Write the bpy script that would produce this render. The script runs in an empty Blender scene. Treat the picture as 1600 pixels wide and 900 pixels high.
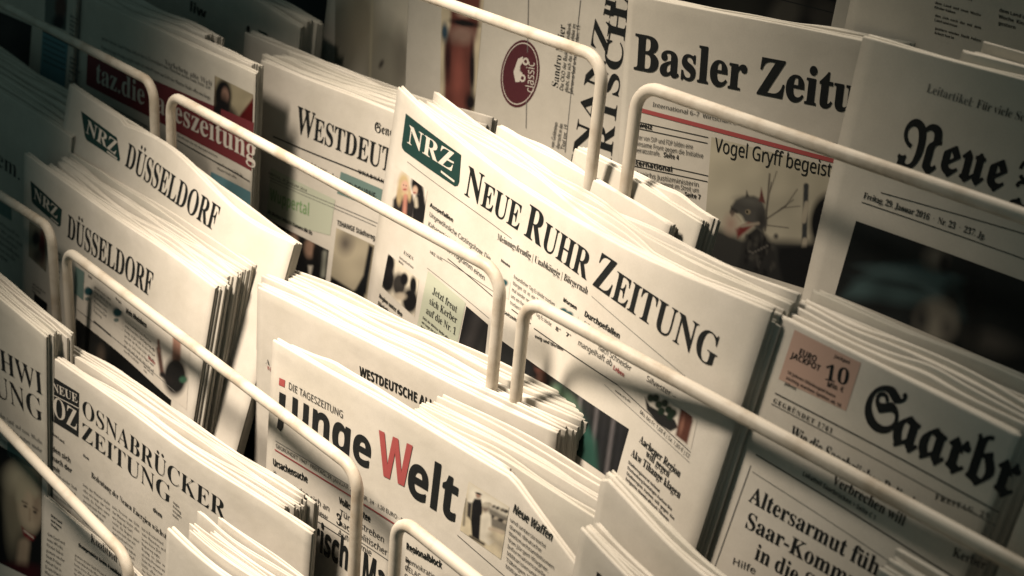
import bpy, math, random
import numpy as np
from mathutils import Matrix, Vector

S = bpy.context.scene
COL = S.collection
RND = random.Random(7)

# ---------------------------------------------------------------- camera
F_PX = 2091.9
R = np.array([[0.653098, 0.752559, 0.084367], [0.363687, -0.213983, -0.906611], [-0.664225, 0.622789, -0.413447]])
T = np.array([-0.004958, -0.0035, 0.851875])
CAM = -R.T @ T
cam = bpy.data.cameras.new("camera")
cam.sensor_width = 36.0
cam.lens = F_PX / 1600 * 36
cam.clip_start = 0.05
cam.clip_end = 50
cam.dof.use_dof = True
cam.dof.focus_distance = 0.93
cam.dof.aperture_fstop = 9.0
camo = bpy.data.objects.new("camera", cam)
COL.objects.link(camo)
M = Matrix([[R[0][0], -R[1][0], -R[2][0], CAM[0]], [R[0][1], -R[1][1], -R[2][1], CAM[1]],
            [R[0][2], -R[1][2], -R[2][2], CAM[2]], [0, 0, 0, 1]])
camo.matrix_world = M
S.camera = camo

# ---------------------------------------------------------------- light
world = bpy.data.worlds.new("World")
S.world = world
world.use_nodes = True
bg = world.node_tree.nodes["Background"]
bg.inputs[0].default_value = (0.62, 0.96, 0.92, 1)
bg.inputs[1].default_value = 0.062

def spot(name, loc, target, power, color, angle, blend, radius):
    l = bpy.data.lights.new(name, 'SPOT')
    l.energy = power; l.color = color; l.spot_size = math.radians(angle); l.spot_blend = blend
    l.shadow_soft_size = radius
    o = bpy.data.objects.new(name, l)
    COL.objects.link(o)
    o.location = loc
    o.rotation_euler = (Vector(target) - Vector(loc)).to_track_quat('-Z', 'Y').to_euler()
    return o
spot("vignette_key_spot", (-0.33, -0.60, 1.0), (-0.14, -0.025, -0.07), 172, (1.0, 0.865, 0.725), 37.5, 1.0, 0.145)  # unseen key lamp, its soft cone shaped to imitate vignetted corners
spot("ceiling_lamp", (-0.15, 0.60, 1.6), (0.0, 0.0, -0.05), 85, (1.0, 0.875, 0.735), 34, 1.0, 0.16)

S.cycles.diffuse_bounces = 1
S.view_settings.view_transform = 'Standard'
S.view_settings.look = 'None'
S.view_settings.exposure = 0.0
S.view_settings.gamma = 1.0

# ---------------------------------------------------------------- materials
def lin(c):
    return tuple((x / 12.92 if x <= .04045 else ((x + .055) / 1.055) ** 2.4) for x in c)
def nm(name):
    m = bpy.data.materials.new(name); m.use_nodes = True
    return m, m.node_tree, m.node_tree.nodes["Principled BSDF"]
def plain(name, col, rough=.6, spec=.3):
    m, t, b = nm(name)
    b.inputs["Base Color"].default_value = (*col, 1); b.inputs["Roughness"].default_value = rough
    b.inputs["Specular IOR Level"].default_value = spec
    return m
def node(t, kind, **kw):
    n = t.nodes.new(kind)
    for k, v in kw.items():
        if k in n.inputs: n.inputs[k].default_value = v
        else: setattr(n, k, v)
    return n
def paper(name, c0, c1, bump=.24):
    m, t, b = nm(name)
    co = node(t, "ShaderNodeTexCoord")
    n1 = node(t, "ShaderNodeTexNoise", Scale=22.0, Detail=5.0, Roughness=.6)
    n2 = node(t, "ShaderNodeTexNoise", Scale=900.0, Detail=2.0)
    t.links.new(co.outputs["Object"], n1.inputs["Vector"]); t.links.new(co.outputs["Object"], n2.inputs["Vector"])
    r = node(t, "ShaderNodeValToRGB")
    r.color_ramp.elements[0].position = .35; r.color_ramp.elements[1].position = .65
    r.color_ramp.elements[0].color = (*c0, 1); r.color_ramp.elements[1].color = (*c1, 1)
    t.links.new(n1.outputs[0], r.inputs[0])
    mx = node(t, "ShaderNodeMixRGB", blend_type='MULTIPLY'); mx.inputs[0].default_value = .12
    t.links.new(r.outputs[0], mx.inputs[1]); t.links.new(n2.outputs[0], mx.inputs[2])
    t.links.new(mx.outputs[0], b.inputs["Base Color"])
    n3 = node(t, "ShaderNodeTexNoise", Scale=30.0, Detail=3.0)
    t.links.new(co.outputs["Object"], n3.inputs["Vector"])
    bp = node(t, "ShaderNodeBump", Strength=bump, Distance=.004)
    t.links.new(n3.outputs[0], bp.inputs["Height"]); t.links.new(bp.outputs[0], b.inputs["Normal"])
    b.inputs["Roughness"].default_value = .75; b.inputs["Specular IOR Level"].default_value = .25
    return m
PAPER = paper("newsprint", (.68, .625, .525), (.76, .70, .60))
PAPER2 = paper("newsprint_grey", (.62, .575, .48), (.69, .64, .54), .2)
EDGE = paper("newsprint_edge", (.40, .37, .32), (.60, .55, .46), .3)
INK = plain("black_ink", (.012, .014, .014), .6, .25)
GREY = plain("grey_ink", (.16, .155, .14), .7, .2)
FINE = plain("fine_print", (.04, .04, .037), .7, .2)
GREEN = plain("green_ink", (.014, .045, .038), .6, .25)
LIGHTGREEN = plain("light_green_ink", (.24, .38, .18), .7, .2)
TEAL = plain("teal_tint", (.16, .24, .21), .7, .2)
PALEGREEN = plain("pale_green_tint", (.54, .565, .43), .7, .2)
RED = plain("red_ink", (.40, .085, .08), .6, .25)
DARKRED = plain("dark_red_ink", (.17, .032, .036), .6, .25)
PINK = plain("salmon_tint", (.55, .37, .29), .7, .2)
MAROON = plain("maroon_ink", (.09, .022, .028), .5, .3)
BLUE = plain("blue_tint", (.13, .27, .30), .7, .2)
WHITE = plain("unprinted_lettering", (.68, .62, .53), .7, .2)
BLACKB = plain("black_panel", (.016, .018, .018), .6, .25)
def rail_mat():
    m, t, b = nm("cream_rail_paint")
    co = node(t, "ShaderNodeTexCoord")
    n1 = node(t, "ShaderNodeTexNoise", Scale=26.0, Detail=7.0, Roughness=.62)
    t.links.new(co.outputs["Object"], n1.inputs["Vector"])
    r = node(t, "ShaderNodeValToRGB")
    e = r.color_ramp.elements
    e[0].position = .34; e[0].color = (.47, .385, .28, 1)
    e[1].position = .53; e[1].color = (.68, .61, .50, 1)
    t.links.new(n1.outputs[0], r.inputs[0]); t.links.new(r.outputs[0], b.inputs["Base Color"])
    bp = node(t, "ShaderNodeBump", Strength=.08, Distance=.001)
    t.links.new(n1.outputs[0], bp.inputs["Height"]); t.links.new(bp.outputs[0], b.inputs["Normal"])
    b.inputs["Roughness"].default_value = .5
    return m
RAIL = rail_mat()
METAL = plain("dark_shelf_metal", (.02, .022, .022), .5, .4)
WALL = plain("dark_wall_paint", (.015, .018, .018), .8, .2)
def photo_mat():
    m, t, b = nm("halftone_print")
    a = node(t, "ShaderNodeAttribute", attribute_name="Col")
    t.links.new(a.outputs["Color"], b.inputs["Base Color"])
    b.inputs["Roughness"].default_value = .6; b.inputs["Specular IOR Level"].default_value = .25
    return m
PRINT = photo_mat()

# ---------------------------------------------------------------- mesh helpers
def mk(name, V, Fc, mat, parent=None, origin=None, smooth=False, cols=None):
    V = np.asarray(V, float).reshape(-1, 3)
    if origin is not None: V = V - np.asarray(origin)
    me = bpy.data.meshes.new(name)
    me.from_pydata(V.tolist(), [], Fc)
    me.materials.append(mat)
    if smooth: me.polygons.foreach_set("use_smooth", [True] * len(me.polygons))
    if cols is not None:
        ca = me.color_attributes.new("Col", 'FLOAT_COLOR', 'POINT')
        ca.data.foreach_set("color", np.concatenate([cols, np.ones((len(cols), 1))], 1).ravel())
    me.update()
    o = bpy.data.objects.new(name, me)
    COL.objects.link(o)
    if parent is not None: o.parent = parent
    elif origin is not None: o.location = origin
    return o
def tag(o, label=None, cat=None, group=None, kind=None):
    for k, v in (("label", label), ("category", cat), ("group", group), ("kind", kind)):
        if v: o[k] = v
    return o

# ---------------------------------------------------------------- lettering: glyph outlines as meshes, cached
BASE = {'bs': (0x1D400, 0x1D7CE), 'sb': (0x1D5D4, 0x1D7EC), 'fr': (0x1D56C, 0x1D7CE), 'sn': (0x1D5A0, 0x1D7E2), 'rs': (0x1D400, 0x1D7CE), 'rg': None, 'fx': (0x1D56C, 0x1D7CE), 'bh': (0x1D400, 0x1D7CE), 'sm': (0x1D5A0, 0x1D7E2), 'bx': (0x1D5D4, 0x1D7EC)}
OFFS = {'rs': -.011, 'fx': .014, 'sm': .004, 'bh': .012, 'bx': .010}
UML = {'Ü': 'U', 'Ö': 'O', 'Ä': 'A', 'ü': 'u', 'ö': 'o', 'ä': 'a'}
GL = {}
_cu = bpy.data.curves.new("glyph", 'FONT')
_ob = bpy.data.objects.new("glyph", _cu)
def _raw(s, res, off):
    _cu.body = s; _cu.resolution_u = res; _cu.size = 1; _cu.offset = off
    me = bpy.data.meshes.new_from_object(_ob)
    n = len(me.vertices)
    v = np.zeros(n * 3); me.vertices.foreach_get("co", v); v = v.reshape(-1, 3)[:, :2]
    f = [tuple(p.vertices) for p in me.polygons]
    bpy.data.meshes.remove(me)
    return v, f
def mapc(c, st):
    b = BASE[st]
    if b is None: return c
    if 'A' <= c <= 'Z': return chr(b[0] + ord(c) - 65)
    if 'a' <= c <= 'z': return chr(b[0] + 26 + ord(c) - 97)
    if '0' <= c <= '9': return chr(b[1] + ord(c) - 48)
    return c
def glyph(c, st, hi):
    k = (c, st, hi)
    if k in GL: return GL[k]
    if c == ' ':
        GL[k] = (np.zeros((0, 2)), [], .26); return GL[k]
    um = c in UML and st != 'rg'
    b = UML[c] if um else c
    if c == 'ß' and st != 'rg': b = 'B'
    res = 5 if hi else 1
    off = OFFS.get(st, 0)
    m = mapc(b, st); bar = mapc('l', st)
    v, f = _raw(m, res, off)
    w1, _ = _raw(bar + m + bar, 1, 0); w2, _ = _raw(bar + bar, 1, 0)
    adv = np.ptp(w1[:, 0]) - np.ptp(w2[:, 0])
    if um:
        top = v[:, 1].max() + .12; cx = (v[:, 0].min() + v[:, 0].max()) / 2; r = .062
        for s in (-1, 1):
            n0 = len(v)
            a = np.linspace(0, 2 * np.pi, 9)[:-1]
            v = np.concatenate([v, np.stack([cx + s * .125 + r * np.cos(a), top + r * np.sin(a)], 1)])
            f = f + [tuple(range(n0, n0 + 8))]
    GL[k] = (v, f, adv)
    return GL[k]
CAPH = {}
def caph(st):
    if st not in CAPH: CAPH[st] = glyph('H', st, True)[0][:, 1].max()
    return CAPH[st]
def layout(s, st, hi=False, small=None, track=0.0):
    x = 0; V = []; Fc = []; n = 0; first = True; xs = 0
    for c in s:
        sc = 1.0 if (first or small is None) else small
        first = (c == ' ')
        v, f, a = glyph(c, st, hi)
        if len(v):
            w = v * sc; w = w + [x, 0]
            V.append(w); Fc += [tuple(i + n for i in p) for p in f]; n += len(v)
            xs = w[:, 0].max()
        x += a * sc + track
    return (np.concatenate(V) if V else np.zeros((0, 2))), Fc, max(xs, 1e-3)

# ---------------------------------------------------------------- the page surface
def ray(px, py):
    return R.T @ np.array([(px - 800) / F_PX, (py - 450) / F_PX, 1.0])
class Ink:
    def __init__(s, name, mat): s.name, s.mat, s.V, s.F, s.n = name, mat, [], [], 0
    def add(s, V, Fc):
        s.V.append(V); s.F += [tuple(i + s.n for i in p) for p in Fc]; s.n += len(V)
JOIN = ("logo_lettering", "badge_print", "advertisement_lettering")
class Page:
    """front sheet of a folded newspaper: a gently twisted surface, u along its width, v down from its top edge (metres)"""
    def __init__(s, P0, prm, W, zb, seed=0, amp=.0009, u0=0.0):
        s.P0 = np.array(P0, float); s.a, s.b, s.c, s.r = prm
        s.W = W; s.u0 = u0; s.H = s.P0[2] - zb; s.inks = {}; s.photos = []; s.cnt = 1000
        g = random.Random(seed + 11)
        s.k = [(amp, g.uniform(13, 22), g.uniform(4, 9), g.uniform(0, 6)), (amp * .6, g.uniform(25, 38), g.uniform(8, 16), g.uniform(0, 6))]
    def Y(s, u, v):
        y = s.P0[1] + s.a * u + s.b * v + s.c * u * v
        for A, ku, kv, ph in s.k: y = y + A * np.sin(ku * u + kv * v + ph)
        return y
    def pt(s, u, v, off=0.0):
        u = np.asarray(u, float); v = np.asarray(v, float)
        return np.stack([s.P0[0] + u, s.Y(u, v) - off, s.P0[2] + s.r * u - v], -1)
    def uv(s, px, py):
        d = ray(px, py); t = (s.P0[1] - CAM[1]) / d[1]
        def g(t):
            X = CAM + t * d; u = X[0] - s.P0[0]; v = s.P0[2] + s.r * u - X[2]
            return X[1] - s.Y(u, v), u, v
        for _ in range(20):
            e, u, v = g(t); e2, _, _ = g(t + 1e-5)
            t -= e / ((e2 - e) / 1e-5)
        e, u, v = g(t)
        return np.array([u, v])
    def ink(s, name, mat, j=None):
        k = (name, mat.name, j)
        if k not in s.inks: s.inks[k] = Ink(name, mat)
        return s.inks[k]
    def put(s, name, mat, UV, Fc, off=.00045, j=None):
        s.ink(name, mat, j).add(s.pt(UV[:, 0], UV[:, 1], off), Fc)
    def txt(s, t, st, a, b, cap, name="headline_lettering", mat=None, small=None, off=.00045, hi=True, track=0.0, j=None):
        if j is None and name not in JOIN: s.cnt += 1; j = s.cnt
        A = s.uv(*a); B = s.uv(*b)
        h = abs(s.uv(a[0], a[1])[1] - s.uv(a[0], a[1] - cap)[1])
        V, Fc, w = layout(t, st, hi, small, track)
        if not len(V): return
        d = B - A; L = np.linalg.norm(d); d = d / L; nrm = np.array([d[1], -d[0]])
        V = V * [L / w, h / caph(st)]
        s.put(name, mat or INK, A + V[:, :1] * d + V[:, 1:] * nrm, Fc, off, j)
    def block(s, TL, TR, BL, n, words, st='rg', name="article_text", mat=None, last=.6, off=.00045, fill=.56, hi=False, seed=1, justify=True, j=None):
        if j is None and name not in JOIN: s.cnt += 1; j = s.cnt
        A = s.uv(*TL); B = s.uv(*TR); Cc = s.uv(*BL)
        dw = B - A; L = np.linalg.norm(dw); dw = dw / L; dh = (Cc - A) / n; pitch = np.linalg.norm(dh)
        g = random.Random(seed); ws = words.split(); i = g.randrange(len(ws))
        sc = pitch * fill / caph(st)
        for k in range(n):
            lim = L / sc * (last if k == n - 1 else 1); line = []; tot = 0
            while True:
                lv = layout(ws[i % len(ws)], st, hi)
                if line and tot + lv[2] + .22 > lim: break
                line.append(lv); tot += lv[2] + .24; i += 1
                if tot > lim: break
            sw = sum(x[2] for x in line); full = L / sc
            stretch = 1.0
            if sw > full: stretch = full * .98 / sw
            gap = (full - sw * stretch) / max(1, len(line) - 1)
            if k == n - 1 or not justify: gap = min(gap, .26)
            if gap > .6: gap = .3
            x = 0
            o = A + dh * (k + .8)
            nr = -dh / pitch
            for V, Fc, w in line:
                if len(V):
                    q = V * [sc * stretch, sc] + [x * sc, 0]
                    s.put(name, mat or FINE, o + q[:, :1] * dw + q[:, 1:] * nr, Fc, off, j)
                x += w * stretch + gap
    def rule(s, a, b, px=1.5, mat=None, name="printed_rule", off=.0004):
        A = s.uv(*a); B = s.uv(*b)
        w = abs(s.uv(a[0], a[1] + px)[1] - A[1]); n = max(2, int(np.linalg.norm(B - A) / .008))
        p = A + (B - A) * np.linspace(0, 1, n + 1)[:, None]
        V = np.concatenate([p, p + [0, w]]); j = None
        if name not in JOIN: s.cnt += 1; j = s.cnt
        s.put(name, mat or INK, V, [(i, i + n + 1, i + n + 2, i + 1) for i in range(n)], off, j)
    def quad(s, px4, n=24):
        c = [s.uv(*p) for p in px4]              # TL TR BR BL
        g = np.linspace(0, 1, n); U, Vv = np.meshgrid(g, g)
        U = U.ravel()[:, None]; Vv = Vv.ravel()[:, None]
        q = c[0] * (1 - U) * (1 - Vv) + c[1] * U * (1 - Vv) + c[2] * U * Vv + c[3] * (1 - U) * Vv
        Fc = [(i * n + j, (i + 1) * n + j, (i + 1) * n + j + 1, i * n + j + 1) for i in range(n - 1) for j in range(n - 1)]
        return q, Fc
    def box(s, px4, mat, name="tinted_panel", off=.00025):
        q, Fc = s.quad(px4); s.put(name, mat, q, Fc, off)
    def poly(s, pts, mat, name, off=.0003):
        q0 = [s.uv(*p) for p in pts]; q = []
        for a, b in zip(q0, q0[1:] + q0[:1]):
            kk = max(1, int(np.linalg.norm(b - a) / .005)); q += [a + (b - a) * t / kk for t in range(kk)]
        q = np.array(q); c = q.mean(0); m = len(q); K = 8
        V = [c]; Fc = []
        for i in range(m):
            for k in range(1, K + 1): V.append(c + (q[i] - c) * k / K)
        for i in range(m):
            a, b = 1 + i * K, 1 + (i + 1) % m * K
            Fc.append((0, a, b))
            for k in range(K - 1): Fc.append((a + k, a + k + 1, b + k + 1, b + k))
        s.put(name, mat, np.array(V), Fc, off)
    def disc(s, c, rx, ry, mat, name, off=.0003, rot=0, r0=0.0, n=40):
        a = np.linspace(0, 2 * np.pi, n + 1)[:-1]; ro = math.radians(rot)
        def ring(k):
            x = rx * k * np.cos(a); y = ry * k * np.sin(a)
            return np.array([s.uv(c[0] + X * math.cos(ro) - Yy * math.sin(ro), c[1] + X * math.sin(ro) + Yy * math.cos(ro)) for X, Yy in zip(x, y)])
        if r0 == 0: s.put(name, mat, ring(1), [tuple(range(n))], off)
        else: s.put(name, mat, np.concatenate([ring(1), ring(r0)]), [(i, (i + 1) % n, n + (i + 1) % n, n + i) for i in range(n)], off)
    def photo(s, px4, base, name="photograph", n=64, off=.00025, label=None):
        p = Photo(s, px4, base, name, n, off, label); s.photos.append(p); return p
class Photo:
    """a printed picture: soft shapes mixed on a fine grid, in page coordinates"""
    def __init__(s, pg, px4, base, name, n, off, label):
        s.pg, s.name, s.off, s.label = pg, name, off, label
        s.q, s.F = pg.quad(px4, n)
        s.C = np.tile(np.array(lin(base)), (len(s.q), 1))
        X = pg.pt(s.q[:, 0], s.q[:, 1]) @ R.T + T
        s.Q = np.stack([800 + F_PX * X[:, 0] / X[:, 2], 450 + F_PX * X[:, 1] / X[:, 2]], 1)
    def mix(s, a, col):
        a = np.clip(a, 0, 1)[:, None]; s.C = s.C * (1 - a) + np.array(lin(col)) * a; return s
    def e(s, x, y, rx, ry, col, soft=.25, rot=0, op=1):
        d = s.Q - [x, y]; r = math.radians(rot)
        X = d[:, 0] * math.cos(r) + d[:, 1] * math.sin(r); Yy = -d[:, 0] * math.sin(r) + d[:, 1] * math.cos(r)
        m = np.sqrt((X / rx) ** 2 + (Yy / ry) ** 2)
        return s.mix(op * (1 + soft - m) / (2 * soft), col)
    def ln(s, x0, y0, x1, y1, w, col, soft=1.5, w1=None, op=1):
        a = np.array([x0, y0]); b = np.array([x1, y1]); q = s.Q
        ab = b - a; t = np.clip(((q - a) @ ab) / (ab @ ab), 0, 1)
        d = np.linalg.norm(q - a - t[:, None] * ab, axis=1); W = w + ((w1 or w) - w) * t
        return s.mix(op * (W / 2 + soft - d) / (2 * soft), col)
    def pg_(s, pts, col, soft=1.5, op=1):
        P = np.array(pts, float); q = s.Q
        inside = np.zeros(len(q), bool); dm = np.full(len(q), 1e9); n = len(P)
        for i in range(n):
            a, b = P[i], P[(i + 1) % n]
            cond = ((a[1] > q[:, 1]) != (b[1] > q[:, 1]))
            with np.errstate(divide='ignore', invalid='ignore'):
                xi = (b[0] - a[0]) * (q[:, 1] - a[1]) / (b[1] - a[1]) + a[0]
            inside ^= cond & (q[:, 0] < xi)
            ab = b - a; t = np.clip(((q - a) @ ab) / (ab @ ab + 1e-12), 0, 1)
            dm = np.minimum(dm, np.linalg.norm(q - a - t[:, None] * ab, axis=1))
        sd = np.where(inside, dm, -dm)
        return s.mix(op * (sd + soft) / (2 * soft), col)
    def noise(s, amp, scale, seed=3):
        g = random.Random(seed); f = np.zeros(len(s.q)); q = s.Q / scale * .35
        for i in range(7):
            a = g.uniform(0, 6.3); k = g.uniform(.5, 2.4)
            f += np.sin(k * (q[:, 0] * math.cos(a) + q[:, 1] * math.sin(a)) * 3 + g.uniform(0, 6)) / (1 + k)
        s.C = np.clip(s.C * (1 + amp * f)[:, None], .004, 1); return s

# ---------------------------------------------------------------- folded copies
def sheets(pg, u0, u1, zb, back, t, dz=0.0, layers=3, nx=26, seed=0, wob=.0006, twob=.0012, top=None, da=0.0, exact=False, drop=0.0):
    """one folded copy: nested shells of paper closed along the top fold, open at its ends; returns verts, faces"""
    g = random.Random(seed * 31 + 5)
    us = np.linspace(u0, u1, nx + 1)
    k1, p1, k2, p2 = g.uniform(10, 20), g.uniform(0, 6), g.uniform(25, 45), g.uniform(0, 6)
    V = []; Fc = []; n0 = 0
    books = 2 if exact else 3; layers = layers if exact else 1; tb = t / books
    cu, cw, ca = g.uniform(u0, u1), g.uniform(.012, .035), g.uniform(-.002, .0026)
    for L in range(layers * books):
        bk_, L = L // layers, L % layers
        ins = L * tb / (2 * layers) * .92; e = .0003; bo = bk_ * tb
        if L == 0: jb = g.uniform(-.0010, .0013) * bk_; jub = g.uniform(-.003, .003) * (bk_ > 0); k3, p3 = g.uniform(30, 60), g.uniform(0, 6)
        jt = g.uniform(0, .0008) * L + jb; ju = g.uniform(-.0025, .0005) * (L > 0) + jub; ju0 = g.uniform(-.0005, .0025) * (L > 0) + abs(jub)
        uu = u0 + ju0 + (us - u0) / (u1 - u0) * (u1 + ju - u0 - ju0)
        vt = -dz + twob * (np.sin(k1 * uu + p1) + .5 * np.sin(k2 * uu + p2)) + jt + drop * (uu - u0) + bk_ * .0005 * np.sin(k3 * uu + p3) - (0 if exact else ca) * np.exp(-((uu - cu) / cw) ** 2)
        if top is not None: vt = vt + top(uu)
        wy = wob * (np.sin(k1 * .8 * uu + p2) + .6 * np.sin(k2 * .7 * uu + p1)) + da * (uu - u0)
        if exact: wy = wy * 0
        prof = []
        for inner in (0, 1):
            d = ins + e * inner; r = max((tb - 2 * d) / 2, .0002)
            rows = []
            for s in np.linspace(0, 1, 11): rows.append((0, s, d))
            for s in np.linspace(0, 1, 8)[1:-1]: rows.append((1, s, d))
            for s in np.linspace(0, 1, 6): rows.append((2, s, d))
            for kind, s, d in rows:
                vtop = vt + e * inner + ins * .6 + r; vbot = pg.P0[2] + pg.r * uu - zb
                if kind == 0: v = vbot + (vtop - vbot) * (1 - (1 - s) ** 1.5); y = np.full_like(uu, d)
                elif kind == 1:
                    an = math.pi * s; v = vtop - r * math.sin(an); y = np.full_like(uu, d + r - r * math.cos(an))
                else: v = vtop + (vbot - vtop) * s; y = np.full_like(uu, d + 2 * r)
                P = pg.pt(uu, v); P[:, 1] += back + bo + y + wy
                prof.append(P)
        m = len(prof) // 2; w = nx + 1
        V.append(np.concatenate(prof))
        def id(i, j): return n0 + i * w + j
        for i in range(m - 1):
            for j in range(nx):
                Fc.append((id(i, j), id(i, j + 1), id(i + 1, j + 1), id(i + 1, j)))
                Fc.append((id(m + i, j), id(m + i + 1, j), id(m + i + 1, j + 1), id(m + i, j + 1)))
            for j in (0, nx):
                q = (id(i, j), id(i + 1, j), id(m + i + 1, j), id(m + i, j))
                Fc.append(q if j == 0 else q[::-1])
        n0 += 2 * m * w
    return np.concatenate(V), Fc

ORD = ["first", "second", "third", "fourth", "fifth", "sixth", "seventh", "eighth", "ninth", "tenth", "eleventh", "twelfth"]
def front(pg, label, group, t=.0045, zb=None, mat=None, top=None, seed=0, layers=2, nx=40, cat="newspaper"):
    zb = pg.P0[2] - pg.H
    o = bpy.data.objects.new("newspaper", None)
    o.empty_display_size = .02
    org = pg.pt((pg.u0 + pg.W) / 2, pg.H)
    o.location = org
    COL.objects.link(o)
    tag(o, label, cat, group)
    V, Fc = sheets(pg, pg.u0, pg.W, zb, 0, t, layers=layers, nx=nx, seed=seed, exact=True, top=top, twob=.0006)
    mk("folded_sheets", V, Fc, mat or PAPER, o, org, True)
    for i in pg.inks.values():
        if i.n: mk(i.name, np.concatenate(i.V), i.F, i.mat, o, org)
    for p in pg.photos:
        po = mk(p.name, pg.pt(p.q[:, 0], p.q[:, 1], p.off), p.F, PRINT, o, org, True, p.C)
        if p.label: po["label"] = p.label
    return o
def copies(pg, n, pitch, short, group, start=1, u0=0.0, u1=None, dz=0.0, ddz=0.0, seed=0, mat=None, jit=.003, top=None, back0=None, thick=.86, ordinal0=0, drop=0.0, twob=.0012, zb=None, wob=.0006):
    g = random.Random(seed + 100)
    zb = pg.P0[2] - pg.H if zb is None else zb
    for k in range(n):
        b = (back0 if back0 is not None else pitch * start) + k * pitch
        a0 = u0 + g.uniform(-jit, jit); a1 = (u1 if u1 is not None else pg.W) + g.uniform(-jit, jit)
        V, Fc = sheets(pg, a0, a1, zb, b, pitch * thick, dz + ddz * k + g.uniform(-.0018, .0018), 2, 26, seed * 17 + k, min(wob, pitch * .08), twob * g.uniform(.6, 1.9), top, drop=drop + g.uniform(-.006, .006))
        org = pg.pt((a0 + a1) / 2, pg.H); org[1] += b
        o = mk("newspaper", V, Fc, mat or (PAPER if g.random() < .7 else PAPER2), None, org, True)
        tag(o, f"{ORD[ordinal0 + k]} folded copy behind the front paper with {short}", "newspaper", group)

# ---------------------------------------------------------------- the rack
DY, DZ = 0.0877, 0.12881
def rowp(r): return (2 - r) * DY, (2 - r) * DZ
ZS = {0: .10, 1: -.075, 2: -.20, 3: -.335, 4: -.46}
rack = bpy.data.objects.new("newspaper_rack", None)
rack.location = (0, 0, ZS[4]); COL.objects.link(rack)
tag(rack, "tiered newspaper rack with cream painted round wire rails and dark shelves", "newspaper rack")
def at_row(px, py, r):
    d = ray(px, py); t = (rowp(r)[0] - CAM[1]) / d[1]; return CAM + t * d
def tube(path, rad, ns=14):
    P = np.array(path); n = len(P); V = []; Fc = []
    for i in range(n):
        t = P[min(i + 1, n - 1)] - P[max(i - 1, 0)]; t /= np.linalg.norm(t)
        a = np.array([0, 1., 0]); b = np.cross(t, a); b /= np.linalg.norm(b); a = np.cross(b, t)
        for j in range(ns):
            an = 2 * np.pi * j / ns; V.append(P[i] + rad * (a * np.cos(an) + b * np.sin(an)))
    for i in range(n - 1):
        for j in range(ns):
            Fc.append((i * ns + j, i * ns + (j + 1) % ns, (i + 1) * ns + (j + 1) % ns, (i + 1) * ns + j))
    Fc.append(tuple(range(ns))[::-1]); Fc.append(tuple((n - 1) * ns + j for j in range(ns)))
    return V, Fc
def rail(r, a, b, ca, cb, ext=.47, rad=.0042, rc=.017):
    """rail of row r through pixels a and b; ca / cb: the rail turns down into a post there"""
    A = at_row(*a, r); B = at_row(*b, r); d = (B - A); d /= np.linalg.norm(d)
    if not ca: A = B - d * ext
    if not cb: B = A + d * ext
    zb = ZS[r] + .004; path = []
    dn = np.array([0, 0, -1.0])
    def arc(Cn, din, dout):
        for s in np.linspace(0, 1, 9):
            an = s * np.pi / 2
            path.append(Cn - din * rc + din * rc * math.sin(an) + dout * rc * (1 - math.cos(an)))
    A0 = np.array([A[0], A[1], zb]); B0 = np.array([B[0], B[1], zb])
    path.append(A0); path.append(A0 + (A - A0) * .5)
    arc(A, -dn, d)
    for s in np.linspace(.1, .9, 12): path.append(A + (B - A) * s)
    arc(B, d, dn)
    path.append(B0 + (B - B0) * .5); path.append(B0)
    V, Fc = tube(path, rad)
    mk("rail", V, Fc, RAIL, rack, rack.location, True)
rail(1, (700, 6), (944, 92), False, True, .95)
rail(1, (998, 131), (1580, 331), True, False, .47)
rail(2, (100, 57), (240, 130), False, True, .47)
rail(2, (266, 147), (784, 427), True, True)
rail(2, (821, 466), (1300, 726), True, False, .47)
rail(3, (20, 318), (80, 357), False, True, .47)
rail(3, (103, 389), (560, 737), True, True)
rail(3, (621, 806), (700, 870), True, False, .47)
rail(4, (30, 695), (200, 873), False, False, .62)
def slab(name, x0, x1, y0, y1, z0, z1, mat, parent):
    V = [(x, y, z) for x in (x0, x1) for y in (y0, y1) for z in (z0, z1)]
    Fc = [(0, 1, 3, 2), (4, 6, 7, 5), (0, 4, 5, 1), (2, 3, 7, 6), (0, 2, 6, 4), (1, 5, 7, 3)]
    return mk(name, V, Fc, mat, parent, None if parent is None else parent.location)
YS = {0: (.245, .40), 1: (.08, .243), 2: (-.007, .20), 3: (-.094, .06), 4: (-.185, -.03)}
for r in (0, 2, 3, 4):
    slab("shelf", -1.6, .62, YS[r][0], YS[r][1], ZS[r] - .004 - .0005, ZS[r] - .0005, METAL, rack)
for x0, x1, y0 in ((-1.6, .095, .175), (.10, .62, .10)):
    slab("shelf", x0, x1, y0, YS[1][1], ZS[1] - .0045, ZS[1] - .0005, METAL, rack)
slab("back_panel", -1.6, .62, .405, .41, -.47, .75, METAL, rack)

# ---------------------------------------------------------------- newspapers
DE = ("die Region unter den sich nach der mit dem Land und neue Woche Kinder haben gestern wieder Stadt Polizei Arbeit hat in Deutschland viele Menschen "
      "wollen heute keine Zeit Regierung sagte Freitag ein Jahr mehr als zehn Prozent aus Sicht der Minister bleibt offen wie lange das Geld reicht").split()
DE = " ".join(DE)
def at_y(px, py, Y):
    d = ray(px, py); t = (Y - CAM[1]) / d[1]; return CAM + t * d
OFF_W = (.85, .815, .757)

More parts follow.
